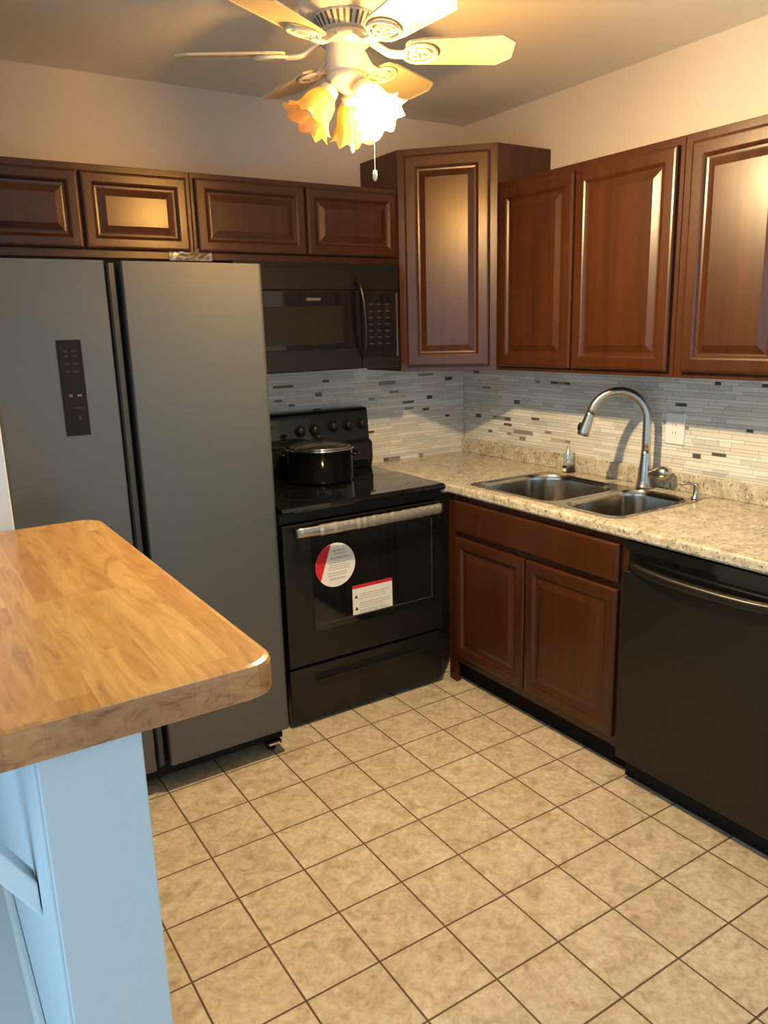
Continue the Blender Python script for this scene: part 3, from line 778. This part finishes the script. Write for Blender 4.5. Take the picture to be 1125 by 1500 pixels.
# control panel on the freezer door
cpn = MB().box(-2.167, -2.098, gy - .003, gy - .0002, 1.280, 1.560).build('touch_panel', M['black_matte'], ld_, bevel=0.001)
IC = [(a, b, z, z + .006, 'dim_mark') for z in (1.525, 1.510, 1.488, 1.466) for a, b in ((-2.150, -2.138), (-2.128, -2.112))]
IC += [(-2.137, -2.108, 1.360, 1.364, 'dim_mark'), (-2.128, -2.118, 1.325, 1.337, 'dim_mark'), (-2.148, -2.138, 1.395, 1.402, 'grey_mark'), (-2.125, -2.112, 1.395, 1.402, 'grey_mark')]
for a, b, z0, z1, mm in IC: MB().box(a, b, gy - .0036, gy - .003, z0, z1).build('panel_icon', M[mm], ld_)
for xx in (gx0 + .06, gx1 - .045):
    m = MB(); m.box(xx - .03, xx + .03, -0.775, -0.730, 0.030, 0.0445); m.lathe([(0.016, 0), (0.016, 0.012), (0.010, 0.014), (0.010, 0.031)], (xx, -0.740, 0.0005), n=16)
    m.build('foot', M['black'], fg, bevel=0.002)
    MB().box(xx - .024, xx + .020, -0.7795, -0.7752, 0.033, 0.041).build('foot_tab', M['chrome'], fg)
for xx in (gx0 + .08, gx1 - .08):
    m = MB(); m.lathe([(0.02, 0), (0.02, 0.0445)], (xx, -0.12, 0.0005), n=14); m.build('rear_roller', M['black'], fg)

# crumpled clear tape stuck on the rail between the two short cabinets
rnd = random.Random(11)
m = MB(); nx_, nz_ = 15, 6; g = []
for i in range(nx_):
    row = []
    for j in range(nz_):
        x = -1.640 + 0.165 * i / (nx_ - 1); z = 1.836 + 0.040 * j / (nz_ - 1) + 0.012 * math.sin(i * .7) * (j / 5)
        y = -0.3065 - 0.002 - 0.020 * rnd.random() * (0.25 + j / 8 if 2 < i < nx_ - 2 else .1)
        row.append(m.v((x, y, z)))
    g.append(row)
for i in range(nx_ - 1):
    for j in range(nz_ - 1): m.face((g[i][j], g[i + 1][j], g[i + 1][j + 1], g[i][j + 1]))
tag(m.build('tape_strip', M['tape']), 'crumpled clear tape stuck to the cabinet rail above the fridge', 'tape')

# ------------------------------------------------------------------ butcher block bar top
pts = rrect(-2.790, -2.148, -2.226, -1.000, [.045, .045, .045, .045], 6)
pts = rrect(-2.790, -2.148, -2.226, -1.024, [.050, .010, .050, .050], 6)
def inset(ps, d):
    cx = sum(q[0] for q in ps) / len(ps); cy = sum(q[1] for q in ps) / len(ps)
    return [(x - d * math.copysign(1, x - cx), y - d * math.copysign(1, y - cy)) for x, y in ps]
m = MB()
m.rings([[(x, y, z) for x, y in inset(pts, d)] for d, z in ((.005, 1.010), (.0012, 1.0125), (0, 1.016), (0, 1.058), (.0022, 1.0645), (.008, 1.067))])
m.bm.normal_update()
bmesh.ops.recalc_face_normals(m.bm, faces=m.bm.faces[:])
for f in m.bm.faces:
    if abs(f.normal.y) > 0.75 and abs(f.normal.z) < 0.5: f.material_index = 1
tag(m.build('butcher_block', [M['butcher'], M['end_grain']]), 'golden wood butcher-block bar top on the white half wall', 'bar top')
# diagonal bracket under the overhang on the dining side
for yb in (-2.02,):
    br_ = thing('support_bracket', (-2.6, yb, 0.66), 'white diagonal bracket under the bar top on the left face of the half wall', 'bracket')
    ww = 0.045
    m = MB(); m.prism([(-2.517, 0.640), (-2.517, 0.705), (-2.690, 1.0085), (-2.735, 1.0085)], 'y', yb - ww / 2, yb + ww / 2); m.build('brace', M['white_trim'], br_, bevel=0.003)
    MB().box(-2.740, -2.517, yb - ww / 2, yb + ww / 2, 0.985, 1.0090).build('top_arm', M['white_trim'], br_)

# ------------------------------------------------------------------ ceiling fan
FX, FY = -1.400, -1.235
fan = thing('ceiling_fan', (FX, FY, H), 'white six-blade ceiling fan with three glass light shades', 'ceiling fan')
FC = Vector((FX, FY, 0))
m = MB(); m.sm = True
m.lathe([(0.120, H - .0005), (0.127, 2.50), (0.129, 2.44), (0.123, 2.408), (0.090, 2.396), (0.062, 2.391)], (FX, FY, 0), n=48); m.build('motor_housing', M['fan_white'], fan)
m = MB(); m.sm = True; m.lathe([(0.088, 2.3955), (0.084, 2.388), (0.066, 2.360), (0.058, 2.352)], (FX, FY, 0), n=48); vr = m.build('vent_ring', M['fan_white'], fan)
m = MB()
for k in range(30):
    a = 2 * PI * k / 30; r_ = Vector((math.cos(a), math.sin(a), 0)); tn = Vector((-math.sin(a), math.cos(a), 0))
    p0 = FC + r_ * 0.0862 + Z_ * 2.3885; p1 = FC + r_ * 0.0690 + Z_ * 2.3625; nn = (r_ * 0.8 - Z_ * 0.6) * 0.0014
    v_ = [m.v(q) for q in (p0 + tn * .0034 + nn, p0 - tn * .0034 + nn, p1 - tn * .0024 + nn, p1 + tn * .0024 + nn)]; m.face(v_)
m.build('vent_slots', M['fan_gap'], vr)
m = MB(); m.sm = True
m.lathe([(0.070, 2.3515), (0.072, 2.340), (0.066, 2.328), (0.055, 2.324), (0.053, 2.318), (0.053, 2.262), (0.048, 2.255), (0.055, 2.250), (0.056, 2.238), (0.046, 2.226), (0.022, 2.214), (0.010, 2.206)], (FX, FY, 0), n=40)
m.build('switch_housing', M['fan_white'], fan)
ZB = 2.318; PH = -0.549; TILT = math.radians(13)
def blade_frame(k):
    a = PH + k * PI / 3
    r_ = Vector((math.cos(a), math.sin(a), 0)); t_ = Vector((-math.sin(a), math.cos(a), 0))
    # near edge (clockwise side) raised
    tt = (t_ * math.cos(TILT) - Z_ * math.sin(TILT)).normalized(); nn = r_.cross(tt).normalized()
    return r_, tt, nn
for k in range(6):
    r_, tt, nn = blade_frame(k); B = FC + Z_ * (ZB - .010)
    out = [(0.165, -.034), (0.175, -.048), (0.215, -.057), (0.425, -.069), (0.464, -.036), (0.464, .036), (0.425, .069), (0.215, .057), (0.175, .048), (0.165, .034)]
    m = MB(); P = lambda x, y, z: B + r_ * x + tt * y + nn * z
    ins = [(0.31 + (x - .31) * .965, y * .93) for x, y in out]
    m.rings([[P(x, y, .0) for x, y in ins], [P(x, y, -.0012) for x, y in ins], [P(x, y, -.0018) for x, y in out], [P(x, y, .0042) for x, y in out]])
    bl = m.build('blade', M['fan_blade'], fan)
    # iron: stem, oval plate with scroll rings
    m = MB(); m.sm = True
    stem = [FC + Z_ * 2.338 + r_ * .066, FC + Z_ * 2.322 + r_ * .092, FC + Z_ * 2.306 + r_ * .120, B + r_ * .150 + nn * -.006, B + r_ * .170 + nn * -.006]
    m.tube(smooth_path(stem, 4), [0.008] * 17, 8)
    m.tube([p + tt * 0.012 for p in smooth_path(stem, 4)], 0.005, 8)
    m.tube([p - tt * 0.012 for p in smooth_path(stem, 4)], 0.005, 8)
    def ring(cx, cy, ax, ay, rd, n=28, a0=0, a1=2 * PI):
        ps = [P(cx + ax * math.cos(a0 + (a1 - a0) * i / n), cy + ay * math.sin(a0 + (a1 - a0) * i / n), -.0062) for i in range(n + 1)]
        m.tube(ps, rd, 8, True)
    ring(0.205, 0, .046, .041, .0048); ring(0.205, 0, .026, .022, .0038)
    ring(0.190, 0.012, .012, .010, .003); ring(0.190, -0.012, .012, .010, .003); ring(0.222, 0, .012, .013, .003)
    m.build('blade_iron', M['fan_white'], bl)

# light kit: three ruffled amber shades on short arms
def shade(k, ang, lit):
    a = math.radians(ang); r_ = Vector((math.cos(a), math.sin(a), 0))
    ax = (r_ * 0.62 - Z_ * 0.78).normalized()
    base = FC + r_ * 0.040 + Z_ * 2.226
    m = MB(); m.sm = True
    m.tube([FC + r_ * .015 + Z_ * 2.234, base - ax * .004, base + ax * .018], [0.012, 0.012, 0.013], 12)
    m.lathe([(0.013, 0.010), (0.026, 0.014), (0.028, 0.030), (0.024, 0.034)], base, ax, 24)
    arm = m.build('lamp_holder', M['fan_white'], fan)
    q = Vector((0, 0, 1)).rotation_difference(ax); N_ = 72
    def rg(r, h, ruf, off=0):
        R = []
        for i in range(N_):
            t = 2 * PI * i / N_; w = 1 + ruf * math.cos(9 * t) + ruf * .35 * math.cos(18 * t + 1)
            R.append(base + q @ Vector((r * w * math.cos(t), r * w * math.sin(t), h + ruf * .045 * math.sin(9 * t + .7))))
        return R
    prof = [(0.025, .030, 0), (0.033, .040, 0), (0.042, .056, .01), (0.046, .074, .02), (0.048, .092, .035), (0.054, .108, .06), (0.064, .122, .09), (0.071, .128, .11)]
    inn = [(r - .0025, h + .0008, f_) for r, h, f_ in reversed(prof)]
    m = MB(); m.sm = True; m.rings([rg(*p_) for p_ in prof + inn], True, False, False)
    sh = m.build('lamp_shade', M['shade'], fan)
    bc_ = base + ax * .080
    m = MB(); m.sm = True
    m.lathe([(0.010, .032), (0.012, .045), (0.020, .060), (0.0265, .076), (0.026, .090), (0.018, .102), (0.004, .107)], base, ax, 24)
    bo = m.build('bulb', M['bulb_on'] if lit else M['bulb_off'], fan)
    if lit:
        bo['label'] = 'lit bulb'
        d = bpy.data.lights.new('bulb_light', 'POINT'); d.energy = BULB_POWER; d.color = (1.0, 0.75, 0.40); d.shadow_soft_size = 0.030
        o = bpy.data.objects.new('bulb_light', d); COL.objects.link(o); o.location = base + ax * .116
for k, (ang, lit) in enumerate(((290, True), (168, False), (50, False))): shade(k, ang, lit)
def chain(x, y, z0, z1, name='pull_chain'):
    m = MB(); m.tube([(x, y, z0), (x, y, z1 + .02)], 0.0011, 6)
    c = m.build(name, M['fan_cord'], fan)
    m = MB(); m.sm = True; m.lathe([(0.002, .022), (0.005, .020), (0.0062, .012), (0.0062, 0.002), (0.004, -.004), (0.001, -.006)], (x, y, z1), n=12); m.build('pull_knob', M['fan_cord'], c)
rv = Vector((0.84, -0.54, 0))
c1 = FC + rv * 0.010; chain(c1.x, c1.y, 2.235, 2.058)
c2 = FC + rv * 0.072 + Vector((-.54, -.84, 0)) * 0.10; chain(c2.x, c2.y, 2.150, 1.966)
